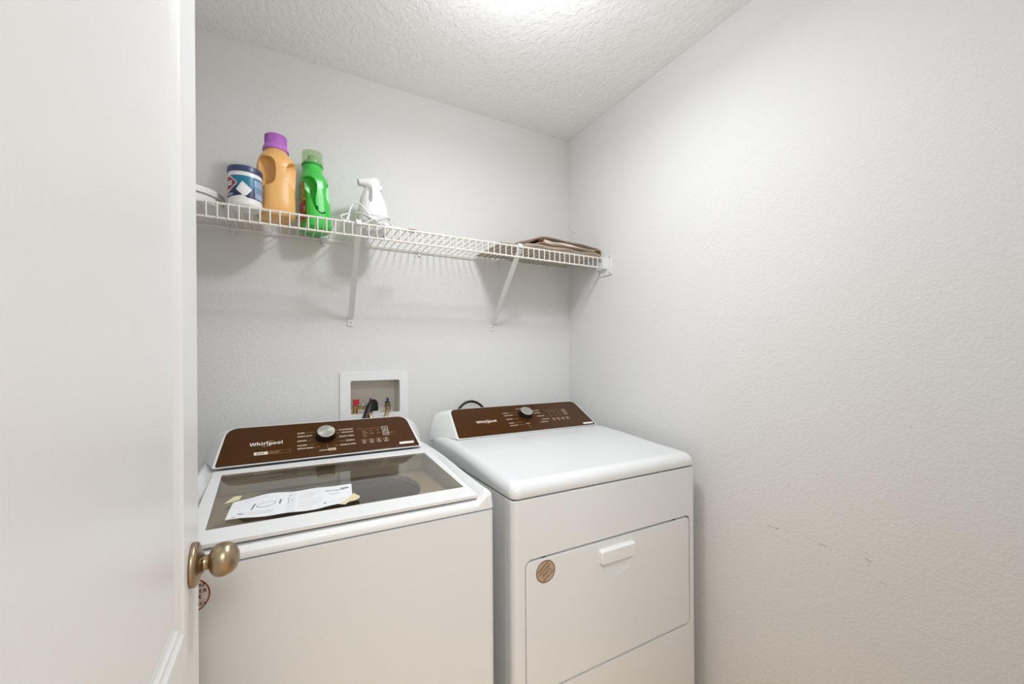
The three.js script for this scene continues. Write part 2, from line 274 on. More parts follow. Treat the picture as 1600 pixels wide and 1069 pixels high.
// ------------------------------------------------------------------ washing machine
{
  const x0 = -.228, x1 = .468, zf = -.947, zb = -1.64, seam = CY - .387;
  const t = thing('washing_machine', 'white top loading washing machine with a tinted glass lid, left of the dryer', 'washing machine', 0, 0, 0);
  const plan = (xa, xb, za, zz, r) => rrLoop(xa, zz, xb, za, r, 6, 56);
  const ring = (pl, y) => pl.map(p => [p[0], typeof y === 'function' ? y(p[0], p[1]) : y, p[1]]);
  const body = plan(x0, x1, zf, zb, .014);
  obj('cabinet', loft([ring(plan(x0 + .003, x1 - .003, zf - .003, zb + .003, .012), .03), ring(body, .034), ring(body, seam - .006), ring(plan(x0 + .0015, x1 - .0015, zf - .0015, zb + .0015, .013), seam - .003), ring(plan(x0 + .01, x1 - .01, zf - .01, zb + .01, .01), seam - .002)], true, false), M.enamel, t);
  for (const [fx, fz] of [[x0 + .05, zf - .05], [x1 - .05, zf - .05], [x0 + .05, zb + .05], [x1 - .05, zb + .05]]) obj('foot', new THREE.CylinderGeometry(.018, .022, .034, 16).translate(fx, .017, fz), M.black, t);
  // tub top with its round mouth, basket below with the tub shade put into its colour
  const tubY = CY - .388, tc = [.122, -1.268], tr = .236;
  const hole = new THREE.Path(); hole.absellipse(tc[0], -tc[1], tr, tr * .97, 0, Math.PI * 2, true);
  const tub = rrShape(x0 + .012, -zf + .014, x1 - .012, -zb - .2, .02); tub.holes.push(hole);
  obj('tub_cover', ext(tub, .02, .004, { curveSegments: 48 }).rotateX(-Math.PI / 2).translate(0, tubY - .02, 0), M.tubGrey, t, 'pale grey plastic cover round the tub mouth');
  obj('basket', lathe([[.0, .50], [.2, .50], [.225, .52], [.232, .56], [.232, tubY - .05], [.2355, tubY - .022], [.2385, tubY - .022], [.2385, .5], [.0, .49]], 64).translate(tc[0], 0, tc[1]), M.basket, t, 'wash basket with the shade of the tub in its colour');
  obj('agitator', lathe([[.0, .51], [.1, .51], [.09, .53], [.05, .56], [.04, .72], [.03, .78], [0, .785]], 32).translate(tc[0], 0, tc[1]), M.basket, t);
  // rim of the top: front apron lower, side rims standing a little proud of the lid
  const hx0 = -.186, hx1 = .4395, hz0 = -.974, hz1 = -1.43;
  const sideTop = z => CY - lerp(.3415, .3215, smooth(-.97, -1.42, z));
  const topY = (x, z) => { const side = smooth(.303, .318, Math.abs(x - .125)); return lerp(CY - .3635, sideTop(z), Math.max(side, smooth(-1.2, -1.4, z))); };
  const R = .017, loops = [ring(body, seam + .0005), ring(plan(x0 - .0005, x1 + .0005, zf + .0005, zb, .014), seam + .003)];
  for (let k = 0; k <= 6; k++) { const a = k / 6 * Math.PI / 2, d = R * (1 - Math.cos(a)); loops.push(ring(plan(x0 + d, x1 - d, zf - d, zb + d, Math.max(.014, .02)), (x, z) => topY(x, z) - R * (1 - Math.sin(a)) - (k === 0 ? .0 : 0))); }
  const hug = d => plan(hx0 - d, hx1 + d, hz0 + d, hz1 - d, .012).map(([x, z]) => { const q = Math.min(1, Math.max(0, (-z - .958) / .45)); return [x > .125 ? x - lerp(.0095, .0015, q) : x + lerp(.0115, .0025, q), z]; }), inner = hug(0);
  loops.push(ring(hug(.0015), topY)); loops.push(ring(inner, (x, z) => topY(x, z) - .0015)); const lidLow = (x, z) => Math.min(topY(x, z) - .003, CY - .3488 + .07 * (-z - .958) - .0125);
  loops.push(ring(inner, lidLow)); loops.push(ring(plan(hx0 + .014, hx1 - .014, hz0 - .018, hz1 + .012, .012), lidLow)); loops.push(ring(plan(hx0 + .014, hx1 - .014, hz0 - .018, hz1 + .012, .012), seam - .002));
  obj('top_rim', loft(loops, false, false), M.plastic, t);
  // lid: white frame carrying the tinted pane
  const al = Math.atan(.07), ly = CY - .3488, lz = -.958;
  const fr = poly([[-.172, 0], [.4262, 0], [.435, .461], [-.1815, .461]]), gh = new THREE.Path();
  [[-.1445, .0645], [-.1572, .425], [.4088, .41], [.414, .0637]].forEach((p, i) => i ? gh.lineTo(...p) : gh.moveTo(...p)); gh.closePath(); fr.holes.push(gh);
  const lid = new THREE.Group(); lid.name = 'lid'; t.add(lid);
  obj('lid_frame', tilt(ext(fr, .0095, .002).translate(0, 0, -.0095), al, ly, lz), M.plastic, lid);
  obj('lid_glass', tilt(new THREE.ShapeGeometry(poly([[-.148, .061], [.417, .0605], [.4115, .413], [-.1605, .428]])).translate(0, 0, -.0022), al, ly, lz), M.glass, lid, 'brown tinted see-through glass');
  // console with its printed panel
  const panelMap = consoleTexture(.6, .156, -.183, (k, X, S) => {
    logo(k, X(-.102), S(.0705), 62);
    k.fillStyle = '#efe6d6'; k.fillRect(X(-.089), S(.0425), 118, 40); ringText(k, '2in1', X(-.089) + 18, S(.0425) + 32, 34, '#4a2f1a', 'bold');
    k.strokeStyle = '#b99a72'; k.lineWidth = 2; k.strokeRect(X(-.05), S(.0425), 190, 40); ringText(k, 'REMOVABLE', X(-.05) + 8, S(.0425) + 18, 17, '#c9ab83'); ringText(k, 'AGITATOR', X(-.05) + 8, S(.0425) + 36, 17, '#c9ab83');
    k.textBaseline = 'middle'; k.lineWidth = 3;
    [['JEANS', .109, .031], ['HEAVY DUTY', .0935, .030], ['WHITES', .073, .0295], ['COLORS', .053, .0287], ['QUICK WASH', .0392, .0287]].forEach(([s, y, x], i) => { k.textAlign = 'left'; ringText(k, s, X(x), S(y), 24, '#f0e4d2', 'bold'); k.strokeStyle = '#b99a72'; k.beginPath(); const w = k.measureText(s).width; k.moveTo(X(x) + w + 10, S(y)); k.lineTo(X([.083, .077, .072, .078, .094][i]), S(y)); k.stroke(); });
    [['ACTIVEWEAR', .110, .204], ['DELICATES', .0965, .204], ['BULKY ITEMS', .078, .204], ['TOWELS', .0565, .204], ['DRAIN & SPIN', .0385, .206]].forEach(([s, y, x], i) => { k.textAlign = 'right'; ringText(k, s, X(x), S(y), 24, '#f0e4d2', 'bold'); const w = k.measureText(s).width; k.strokeStyle = '#b99a72'; k.beginPath(); k.moveTo(X(x) - w - 10, S(y)); k.lineTo(X([.145, .150, .156, .153, .137][i]), S(y)); k.stroke(); });
    k.textAlign = 'left'; ringText(k, 'CLEAN WASHER', X(.0915), S(.0235), 20, '#f0e4d2', 'bold'); k.fillStyle = '#d9c6a8'; k.fillRect(X(.119), S(.0295), 74, 34); ringText(k, 'WITH', X(.119) + 10, S(.0235), 18, '#4a2f1a', 'bold');
    k.strokeStyle = '#b99a72'; k.beginPath(); k.moveTo(X(.1175), S(.047)); k.lineTo(X(.1175), S(.031)); k.stroke();
    // touch keys
    k.strokeStyle = '#efe6d6'; k.lineWidth = 5; k.strokeRect(X(.302), S(.109), 62, 58); k.strokeRect(X(.302), S(.0845), 62, 58);
    k.lineWidth = 4; k.beginPath(); k.arc(X(.302) + 31, S(.109) + 31, 13, -.9, 4.04); k.moveTo(X(.302) + 31, S(.109) + 12); k.lineTo(X(.302) + 31, S(.109) + 30); k.stroke();
    k.fillStyle = '#efe6d6'; k.beginPath(); k.moveTo(X(.302) + 14, S(.0845) + 18); k.lineTo(X(.302) + 28, S(.0845) + 29); k.lineTo(X(.302) + 14, S(.0845) + 40); k.fill(); k.fillRect(X(.302) + 36, S(.0845) + 18, 5, 22); k.fillRect(X(.302) + 45, S(.0845) + 18, 5, 22);
    ringText(k, 'HOLD 3s', X(.3245), S(.076), 16, '#c9ab83');
    ringText(k, 'SENSING  FILL  WASH  RINSE  SPIN  DONE', X(.216), S(.105), 14, '#c9ab83');
    k.lineWidth = 3; k.strokeStyle = '#cdb592';
    ['Soil', 'Spin', 'Temp', 'Rinse'].forEach((s, i) => { const x = X(.226 + i * .0245); k.strokeRect(x, S(.053), 50, 34); k.fillStyle = '#efe6d6'; k.beginPath(); k.arc(x + 25, S(.053) + 17, 8, 0, 7); k.fill(); k.textAlign = 'center'; ringText(k, s.toUpperCase(), x + 25, S(.053) + 50, 17, '#efe6d6', 'bold'); });
    k.textAlign = 'left'; for (let i = 0; i < 3; i++) for (let j = 0; j < (i ? 2 : 4); j++) ringText(k, [['HEAVY', 'NORMAL', 'LIGHT', 'EXTRA'], ['FAST', 'SLOW'], ['HOT', 'COLD']][i][j], X(.232 + i * .0245), S(.094 - j * (i ? .014 : .0088)), 16, '#dcc8a8');
  });
  makeConsole(t, { bl: -.1785, br: .411, tl: -.160, tr: .3905, h: .153, rt: .034, rb: .006, alpha: Math.atan2(.0855, .12), y: CY - .3095, z: -1.425, baseL: x0 + .002, baseR: x1 - .002, backZ: zb + .002, topBackL: -.17, topBackR: .41, baseY: CY - .333, knob: [.1146, .0845], sticker: [.344, .0135, .3945, .0235], map: panelMap, spun });
  roundSticker(-.1592, CY - .4365, zf, .0335, stickerTex('#e6dcd6', '#8e2f22', '#3a1e16', 0), t, 'round pale sticker with a red ring');
}

// ------------------------------------------------------------------ dryer
{
  const x0 = .5217, x1 = 1.2547, zf = -.947, zb = -1.65, seam = CY - .3815;
  const t = thing('clothes_dryer', 'white front loading clothes dryer with a wide drop door, beside the right wall', 'dryer');
  const plan = (xa, xb, za, zz, r) => rrLoop(xa, zz, xb, za, r);
  const ring = (pl, y) => pl.map(p => [p[0], typeof y === 'function' ? y(p[0], p[1]) : y, p[1]]);
  const top = seam - .0025, door = [.5585, CY - .924, 1.2222, CY - .5475];
  // wrap-round front panel with the door recess cut out
  const fp = (() => { const r = .02, s = new THREE.Shape(); s.moveTo(x0, .982); s.lineTo(x0, -zf + r); s.absarc(x0 + r, -zf + r, r, Math.PI, Math.PI * 1.5); s.lineTo(x1 - r, -zf); s.absarc(x1 - r, -zf + r, r, -Math.PI / 2, 0); s.lineTo(x1, .982); s.closePath(); return ext(s, top - .032, .002, { curveSegments: 12 }).rotateX(-Math.PI / 2).translate(0, .032, 0); })();
  const recess = ext(rrShape(door[0], door[1], door[2], door[3], .021), .03).translate(0, 0, zf - .016);
  obj('front_panel', crease(cut(fp, recess), .18), M.enamel, t);
  obj('cabinet', ext(rrShape(x0 + .0012, .9852, x1 - .0012, -zb, .008), top - .032, .001).rotateX(-Math.PI / 2).translate(0, .032, 0), M.enamel, t);
  obj('seam_shade', [box(x1 - x0 - .016, .02, -zf + zb < 0 ? .66 : .66, (x0 + x1) / 2, seam, -1.29), box(x1 - x0 - .01, top - .06, .012, (x0 + x1) / 2, top / 2, -.982)], M.gap, t);  // dark core set behind the seams to stand in for their shade
  for (const [fx, fz] of [[x0 + .05, zf - .05], [x1 - .05, zf - .05], [x0 + .05, zb + .05], [x1 - .05, zb + .05]]) obj('foot', new THREE.CylinderGeometry(.018, .022, .034, 16).translate(fx, .017, fz), M.black, t);
  // drop door with its pull and finger scoop
  const dg = new THREE.Group(); dg.name = 'door'; t.add(dg);
  const gp = .0035, slab = ext(rrShape(door[0] + gp, door[1] + gp, door[2] - gp, door[3] - gp * 2, .0185), .0145, .004).translate(0, 0, zf - .0146);
  const scoop = new THREE.SphereGeometry(1, 40, 24).scale(.062, .04, .009).translate(.889, CY - .628, zf + .0005);
  obj('door_panel', crease(cut(slab, scoop), .2), M.enamel, dg);
  obj('pull', [ext(rrShape(.8165, CY - .6215, .9575, CY - .5775, .010), .016, .006, { bevelSegments: 5 }).translate(0, 0, zf - .003), ext(rrShape(.8135, CY - .6235, .9605, CY - .5755, .011), .004, .001).translate(0, 0, zf - .0018)], M.plastic, dg, 'raised white pull bar');
  for (const hx of [.622, 1.148]) obj('latch_bumper', box(.012, .006, .004, hx, door[3] - .003, zf - .006, .001), M.gap, dg);
  obj('door_well', box(door[2] - door[0] + .01, door[3] - door[1] + .01, .004, (door[0] + door[2]) / 2, (door[1] + door[3]) / 2, zf - .0185), M.gap, dg);
  // worktop, rounded on all edges and rising to the console
  const yT = z => CY - lerp(.3365, .3065, smooth(-.93, -1.46, z)), R = .03, loops = [];
  loops.push(ring(plan(x0 + .004, x1 - .004, zf - .004, zb + .004, .018), seam + .0015));
  loops.push(ring(plan(x0, x1, zf, zb, .022), seam + .004));
  for (let k = 0; k <= 8; k++) { const a = k / 8 * Math.PI / 2, d = R * (1 - Math.cos(a)); loops.push(ring(plan(x0 + d * .9, x1 - d * .9, zf - d, zb + d, .026), (x, z) => yT(z) - R * (1 - Math.sin(a)))); }
  for (let k = 1; k <= 10; k++) { const q = k / 10, last = loops[10]; const cx = (x0 + x1) / 2, cz = -1.3; loops.push(last.map(p => { const x = lerp(p[0], cx, q * .98), z = lerp(p[2], cz, q * .98); return [x, yT(z), z]; })); }
  obj('worktop', loft(loops, true, true), M.enamel, t);
  const panelMap = consoleTexture(.66, .174, .558, (k, X, S) => {
    logo(k, X(.660), S(.0755), 62); k.textBaseline = 'middle'; k.lineWidth = 3;
    const L = [['TOWELS', .1235, .797], ['HEAVY DUTY', .1075, .797], ['NORMAL', .083, .797], ['CASUAL', .058, .797], ['DELICATES', .0425, .797]];
    k.textAlign = 'left'; L.forEach(([s, y, x], i) => { ringText(k, s, X(x), S(y), 23, '#f0e4d2', 'bold'); const w = k.measureText(s).width; k.strokeStyle = '#b99a72'; k.beginPath(); k.moveTo(X(x) + w + 8, S(y)); k.lineTo(X([.868, .862, .857, .862, .872][i]), S(y)); k.stroke(); });
    const Rr = [['QUICK DRY', .1255, .942], ['WRINKLE', .109, .947], ['TIMED DRY', .087, .951], ['TOUCH UP', .064, .966], ['DAMP DRY', .0475, .95]];
    Rr.forEach(([s, y, x], i) => { ringText(k, s, X(x), S(y), 23, '#f0e4d2', 'bold'); k.strokeStyle = '#b99a72'; k.beginPath(); k.moveTo(X(x) - 34, S(y)); k.lineTo(X(x) - 8, S(y)); k.stroke(); });
    k.textAlign = 'center'; ringText(k, 'AUTO DRY', X(.885), S(.146), 20, '#e6d6bd', 'bold'); ringText(k, 'TIMED', X(.885), S(.047), 20, '#e6d6bd', 'bold');
    k.strokeStyle = '#cdb592'; k.beginPath(); k.moveTo(X(.884), S(.040)); k.lineTo(X(.884), S(.014)); k.stroke();
    k.lineWidth = 4; k.strokeRect(X(1.098), S(.121), 56, 54); k.strokeRect(X(1.098), S(.1), 56, 54); k.fillStyle = '#dcc8a8'; k.beginPath(); k.arc(X(1.098) + 28, S(.121) + 27, 11, 0, 7); k.fill(); k.fillRect(X(1.098) + 16, S(.1) + 18, 8, 18); k.fillRect(X(1.098) + 32, S(.1) + 18, 8, 18);
    k.lineWidth = 3; ringText(k, 'SENSING  WET  DAMP  COOL  DONE', X(1.043), S(.118), 13, '#c9ab83');
    ['Dry', 'Temp', 'Heat', 'Tone'].forEach((s, i) => { const x = X(1.016 + i * .0245); k.strokeStyle = '#cdb592'; k.strokeRect(x, S(.066), 48, 32); k.fillStyle = '#efe6d6'; k.beginPath(); k.arc(x + 24, S(.066) + 16, 8, 0, 7); k.fill(); ringText(k, s.toUpperCase(), x + 24, S(.066) + 48, 15, '#dcc8a8', 'bold'); });
    k.textAlign = 'left'; for (let i = 0; i < 3; i++) for (let j = 0; j < 3; j++) ringText(k, ['HIGH', 'MED', 'LOW'][j], X(1.018 + i * .0245), S(.106 - j * .012), 14, '#c9ab83');
  });
  makeConsole(t, { bl: .5605, br: 1.2155, tl: .5805, tr: 1.1975, h: .171, rt: .026, rb: .010, alpha: Math.atan2(.087, .142), y: CY - .303, z: -1.43, baseL: x0 + .003, baseR: x1 - .003, backZ: zb + .004, topBackL: .56, topBackR: 1.215, baseY: CY - .345, knob: [.8985, .1], sticker: [1.152, .006, 1.207, .0165], map: panelMap, spun });
  roundSticker(.6245, CY - .5915, zf, .0315, stickerTex('#c3a68b', '#5e4632', '#3c2415', -.62), t, 'round tan sticker with a dark ring');
}
// ------------------------------------------------------------------ sheet taped on the washer lid
const lidAlpha = Math.atan(.07), onLid = (x, z, d) => { const s = -(z + .958) / Math.cos(lidAlpha); return [x - 0, CY - .3488 + s * Math.sin(lidAlpha) + d * Math.cos(lidAlpha), z + d * Math.sin(lidAlpha)]; };
{
  const t = thing('instruction_sheet', 'long white printed sheet taped flat across the glass lid of the washer', 'paper', 0, 0, 0);
  const tex = canvasTex(1280, 512, (k, w, h) => {
    k.fillStyle = '#f4f4f6'; k.fillRect(0, 0, w, h); const r = rng(21);
    k.fillStyle = '#e9edf2'; k.fillRect(560, 0, 90, h);
    k.strokeStyle = '#5a5a5c'; k.lineWidth = 14; k.beginPath(); k.moveTo(235, 190); k.lineTo(215, 330); k.stroke(); k.beginPath(); k.moveTo(495, 180); k.lineTo(490, 290); k.stroke();
    k.lineWidth = 8; k.strokeStyle = '#6a6a6c'; k.beginPath(); k.ellipse(352, 250, 92, 52, -.1, -.5, 3.4); k.stroke(); k.lineWidth = 4; k.beginPath(); k.ellipse(352, 228, 85, 20, -.05, 3, 6.4); k.stroke();
    const lines = (x, y, ww, n, st, c) => { k.fillStyle = c; for (let i = 0; i < n; i++) k.fillRect(x, y + i * st, ww * (.55 + r() * .45), 5); };
    lines(120, 60, 380, 2, 16, '#cfd2d8'); lines(150, 380, 390, 4, 18, '#c6cad1'); lines(690, 80, 250, 7, 22, '#d6d9de'); lines(690, 270, 260, 8, 22, '#d6d9de');
    k.fillStyle = '#a9b2c0'; k.fillRect(100, 392, 52, 44); k.fillStyle = '#77777a'; k.fillRect(50, 470, 40, 12); k.fillRect(585, 90, 14, 20); k.fillStyle = '#c2c6cc'; k.fillRect(572, 150, 12, 150); k.fillRect(610, 190, 12, 60);
    k.fillStyle = '#6d7078'; k.font = 'bold 46px sans-serif'; k.fillText('Whirlpool', 975, 140); k.fillStyle = '#8b8d93'; k.fillRect(1150, 80, 92, 40); k.font = 'bold 24px sans-serif'; lines(1010, 200, 180, 1, 20, '#7c7e84'); lines(1020, 230, 150, 1, 20, '#7c7e84');
    k.fillStyle = '#6d7078'; k.fillRect(955, 415, 24, 24); lines(990, 424, 190, 1, 20, '#9a9ca2'); lines(1110, 380, 110, 1, 20, '#8b8d93');
  });
  const nu = 28, nv = 8, pos = [], uv = [], idx = [];
  for (const side of [1, 0]) for (let j = 0; j <= nv; j++) for (let i = 0; i <= nu; i++) {
    const u = i / nu, v = j / nv, xb = lerp(-.115, .138, u), xt = lerp(-.109, .149, u), zb = -1.0315 - .022 * Math.pow(1 - u, 3) - .012 * Math.pow(u, 6), zt = -1.1505 - .0155 * Math.sin(Math.PI * Math.pow(u, .9));
    const x = lerp(xb, xt, v), z = lerp(zb, zt, v), lift = .0012 + .0035 * Math.pow(Math.sin(u * Math.PI * 1.5 + .4), 2) * (.3 + .7 * v) + .0012 * Math.sin(u * 17 + v * 3);
    pos.push(...onLid(x, z, Math.max(.0004, lift) + side * .0003)); uv.push(u, v);
  }
  const q = (nu + 1) * (nv + 1), id = (i, j, s) => (s ? 0 : q) + j * (nu + 1) + i;
  for (let j = 0; j < nv; j++) for (let i = 0; i < nu; i++) { idx.push(id(i, j, 1), id(i + 1, j, 1), id(i, j + 1, 1), id(i + 1, j, 1), id(i + 1, j + 1, 1), id(i, j + 1, 1)); idx.push(id(i, j, 0), id(i, j + 1, 0), id(i + 1, j, 0), id(i + 1, j, 0), id(i, j + 1, 0), id(i + 1, j + 1, 0)); }
  const g = new THREE.BufferGeometry(); g.setAttribute('position', new THREE.Float32BufferAttribute(pos, 3)); g.setAttribute('uv', new THREE.Float32BufferAttribute(uv, 2)); g.setIndex(idx); g.computeVertexNormals();
  obj('sheet', g, std({ map: tex, roughness: .75 }), t);
  const tape = std({ color: 0xe6dcb4, roughness: .6 });
  const al = lidAlpha, strip = (pts, d) => tilt(ext(poly(pts.map(p => [p[0], -(p[1] + .958)])), .0004).translate(0, 0, d), al, CY - .3488, -.958);
  obj('tape', strip([[-.126, -1.1398], [-.1183, -1.1596], [-.1089, -1.1796], [-.0946, -1.1771], [-.0978, -1.154], [-.1119, -1.1448]], .005), tape, t, 'cream masking tape');
  obj('tape', strip([[.1466, -1.0865], [.1505, -1.0715], [.1565, -1.062], [.1545, -1.0484], [.1427, -1.0374], [.1283, -1.0361], [.1194, -1.0230], [.1066, -1.0306], [.118, -1.045], [.135, -1.066]], .0047), tape, t, 'torn cream masking tape');
}

// ------------------------------------------------------------------ outlet box in the wall with valves and hoses
{
  const t = thing('laundry_outlet_box', 'white recessed outlet box in the back wall above the washer', 'outlet box', 0, 0, 0);
  const s = rrShape(.185, CY - .315, .4555, CY - .0545, .003), h = rrShape(.2255, CY - .2265, .4195, CY - .0905, .008);
  s.holes.push(new THREE.Path(h.getPoints(8)));
  obj('face_plate', ext(s, .008, .0015).translate(0, 0, D - .001), M.plastic, t);
  const bz = -1.842, m = std({ color: 0xe6e0d6, roughness: .5 });
  obj('box', [box(.206, .003, .092, .3225, CY - .0885, -1.797), box(.206, .003, .092, .3225, CY - .2285, -1.797), box(.003, .14, .092, .2235, CY - .1585, -1.797), box(.003, .14, .092, .4215, CY - .1585, -1.797), box(.206, .14, .003, .3225, CY - .1585, bz)], m, t);
  const v = new THREE.Group(); v.name = 'hot_valve'; v.position.set(.252, CY - .2265, -1.79); t.add(v);
  obj('valve_body', [new THREE.CylinderGeometry(.009, .009, .032, 16).translate(-.004, .016, 0), rod([-.004, .024, 0], [.024, .024, .012], .007, 12), new THREE.CylinderGeometry(.012, .012, .008, 6).translate(-.004, .005, 0)], M.brass, v);
  obj('valve_handle', [box(.024, .022, .008, 0, .047, .004, .002), new THREE.CylinderGeometry(.005, .005, .014, 10).translate(-.004, .034, .0)], std({ color: 0xc01f24, roughness: .4 }), v, 'red handle');
  obj('valve_cap', [new THREE.TorusGeometry(.0085, .003, 8, 20).translate(.026, .026, .014), new THREE.SphereGeometry(.007, 12, 8).translate(.026, .026, .014)], M.steel, v);
  const w = new THREE.Group(); w.name = 'cold_valve'; w.position.set(.379, CY - .2265, -1.79); t.add(w);
  obj('valve_body', [new THREE.CylinderGeometry(.010, .010, .036, 16).translate(0, .018, 0), new THREE.CylinderGeometry(.0125, .0125, .01, 6).translate(0, .024, .0), rod([0, .022, 0], [0, .018, .02], .009, 12)], M.brass, w);
  obj('valve_handle', [new THREE.CylinderGeometry(.011, .011, .005, 16).translate(0, .0385, 0), new THREE.CylinderGeometry(.0045, .0045, .017, 10).translate(0, .049, 0)], std({ color: 0x22304a, roughness: .45 }), w, 'dark blue handle');
  obj('drain_grommet', lathe([[.018, 0], [.024, 0], [.024, .004], [.018, .006], [.018, 0]], 24).translate(.326, CY - .2265, -1.80), M.plastic, t);

  const dh = thing('drain_hose', 'thick black drain hose hooked over into the wall outlet box', 'hose', 0, 0, 0);
  obj('hose', tube([[.262, CY - .52, -1.695], [.266, CY - .32, -1.70], [.272, CY - .262, -1.713], [.288, CY - .225, -1.735], [.306, CY - .192, -1.760], [.322, CY - .186, -1.785], [.327, CY - .206, -1.797], [.327, CY - .235, -1.80]], .0145, 60, 16), M.black, dh);
  obj('hose_hook', capTube([[.279, CY - .23, -1.722], [.293, CY - .2, -1.742], [.304, CY - .166, -1.757]], .0035, 16, 8), M.black, dh, 'thin black hook on the hose');
  const metal = std({ color: 0xc7b793, roughness: .35, metalness: .85 });
  const wh = thing('water_hose', 'braided metal water hose bending down from the dark blue valve', 'hose', 0, 0, 0);
  obj('hose', tube([[.379, CY - .2045, -1.772], [.374, CY - .212, -1.752], [.360, CY - .230, -1.722], [.347, CY - .256, -1.702], [.343, CY - .33, -1.695], [.343, CY - .5, -1.695]], .0075, 40, 12), metal, wh);
  obj('coupling', rod([.379, CY - .2035, -1.776], [.3755, CY - .2105, -1.755], .0095, 6), M.steel, wh);
  const wh2 = thing('water_hose', 'braided metal water hose at the red valve, behind the black drain hose', 'hose', 0, 0, 0);
  obj('hose', tube([[.279, CY - .2, -1.773], [.290, CY - .206, -1.755], [.297, CY - .235, -1.716], [.299, CY - .28, -1.70], [.299, CY - .5, -1.70]], .0068, 40, 12), metal, wh2);
  // dryer cord looping up behind the console
  const pc = thing('power_cord', 'black power cord looping up behind the dryer console', 'cord', 0, 0, 0);
  obj('cord', tube([[.655, CY - .42, -1.69], [.652, CY - .30, -1.70], [.668, CY - .232, -1.705], [.700, CY - .204, -1.71], [.732, CY - .1975, -1.71], [.765, CY - .208, -1.71], [.795, CY - .238, -1.71], [.808, CY - .31, -1.70], [.81, CY - .42, -1.69]], .0058, 60, 12), M.black, pc);
}

// ------------------------------------------------------------------ wire shelf
const DECK = CY + .4667;
{
  const t = thing('wire_shelf', 'long white wire shelf on two diagonal braces along the back wall', 'shelf', 0, CY, 0);
  const zl = -1.4756, rail = -1.7375, yR = .4612;
  const w = tube([[0, .4646, rail - .004], [0, .4646, -1.6], [0, .4646, zl - .008], [0, .4646, zl - .001], [0, .4638, zl + .0028], [0, .461, zl + .0046], [0, .455, zl + .005], [0, .43, zl + .005], [0, .4135, zl + .005]], .0021, 40, 7);
  for (let k = -8; k <= 56; k++) { const m = obj('wire', w, M.wire, t); m.position.x = -.2013 + k * .0267; }
  for (const [y, z, r] of [[yR - .0003, zl, .0036], [.4172, zl + .0012, .0036], [yR - .0005, rail, .0034]]) obj('rail', rod([XL + .005, y, z], [1.2985, y, z], r, 10), M.wire, t);
  for (const x of [-.1618, .129, .507, .903, 1.183]) {
    const c = obj('wall_clip', [box(.013, .024, .009, x, .452, D + .0045, .002), rod([x - .0065, .4585, rail], [x + .0065, .4585, rail], .0058, 10), box(.008, .006, .02, x, .466, D + .01, .002), new THREE.CylinderGeometry(.0028, .0028, .002, 8).rotateX(Math.PI / 2).translate(x, .446, D + .0092)], M.bracket, t);
  }
  // long clip arm beside the green bottle
  obj('wall_clip', [ext(poly([[0, 0], [.012, .012], [.05, .016], [.05, .022], [.008, .02], [0, .012]]), .006, .001).rotateY(-Math.PI / 2).translate(.1365, .438, D + .002)], M.bracket, t);
  // braces: a folded channel from the lip down to a screwed foot
  for (const [xt, xf, yf] of [[.2185, .2275, .1469], [.8530, .8608, .1455]]) {
    const b = new THREE.Group(); b.name = 'brace'; t.add(b);
    const A = V(xt, .449, zl + .009), B = V(xf, yf + .012, D + .011), dir = B.clone().sub(A), len = dir.length();
    const sec = poly([[-.0095, 0], [.0095, 0], [.0095, -.009], [.0078, -.009], [.0078, -.0018], [-.0078, -.0018], [-.0078, -.009], [-.0095, -.009]]);
    const g = ext(sec, len); const zA = dir.clone().normalize(), xA = V(1, 0, 0).addScaledVector(zA, -zA.x).normalize(), yA = V(0, 0, 0).crossVectors(zA, xA);
    if (yA.z < 0) yA.negate() && xA.negate();
    g.applyMatrix4(new THREE.Matrix4().makeBasis(xA, yA, zA).setPosition(A));
    obj('channel', crease(g, .5), M.bracket, b);
    obj('hook', [box(.019, .012, .014, xt, .4585, zl + .009, .003), box(.017, .004, .022, xt, .4672, zl, .0015), box(.006, .006, .02, xt - .006, .470, zl, .002), box(.006, .006, .02, xt + .006, .470, zl, .002)], M.bracket, b);
    obj('foot_plate', [ext(rrShape(xf - .0115, yf - .017, xf + .0115, yf + .017, .004), .005, .0012).translate(0, 0, D)], M.bracket, b);
    obj('screw', new THREE.CylinderGeometry(.0035, .004, .002, 12).rotateX(Math.PI / 2).translate(xf, yf - .003, D + .0058), M.steel, b);
  }
  // end bracket on the right wall
  const e = new THREE.Group(); e.name = 'end_bracket'; t.add(e);
  obj('cup', [box(.027, .047, .005, 1.2915, .433, -1.447, .0015), box(.022, .006, .05, 1.294, .4095, -1.468, .002), box(.022, .04, .005, 1.294, .43, -1.492, .0015)], M.bracket, e);
  obj('flange', [ext(rrShape(1.418, .379, 1.50, .4665, .004), .007, .0015).rotateY(Math.PI / 2).translate(XR - .007, 0, 0)], M.bracket, e);
  for (const [y, z] of [[.459, -1.43], [.387, -1.43]]) obj('screw', new THREE.CylinderGeometry(.0032, .0032, .002, 10).rotateZ(Math.PI / 2).translate(XR - .0078, y, z), M.steel, e);
}
{
  const p = thing('wall_anchor', 'tiny white plastic anchor in the right wall above the shelf end', 'wall anchor', XR, CY + .649, -1.696);
  obj('plug', lathe([[0, .007], [.004, .0065], [.0065, .003], [.0065, -.004], [0, -.004]], 20).rotateZ(Math.PI / 2), M.bracket, p);
}

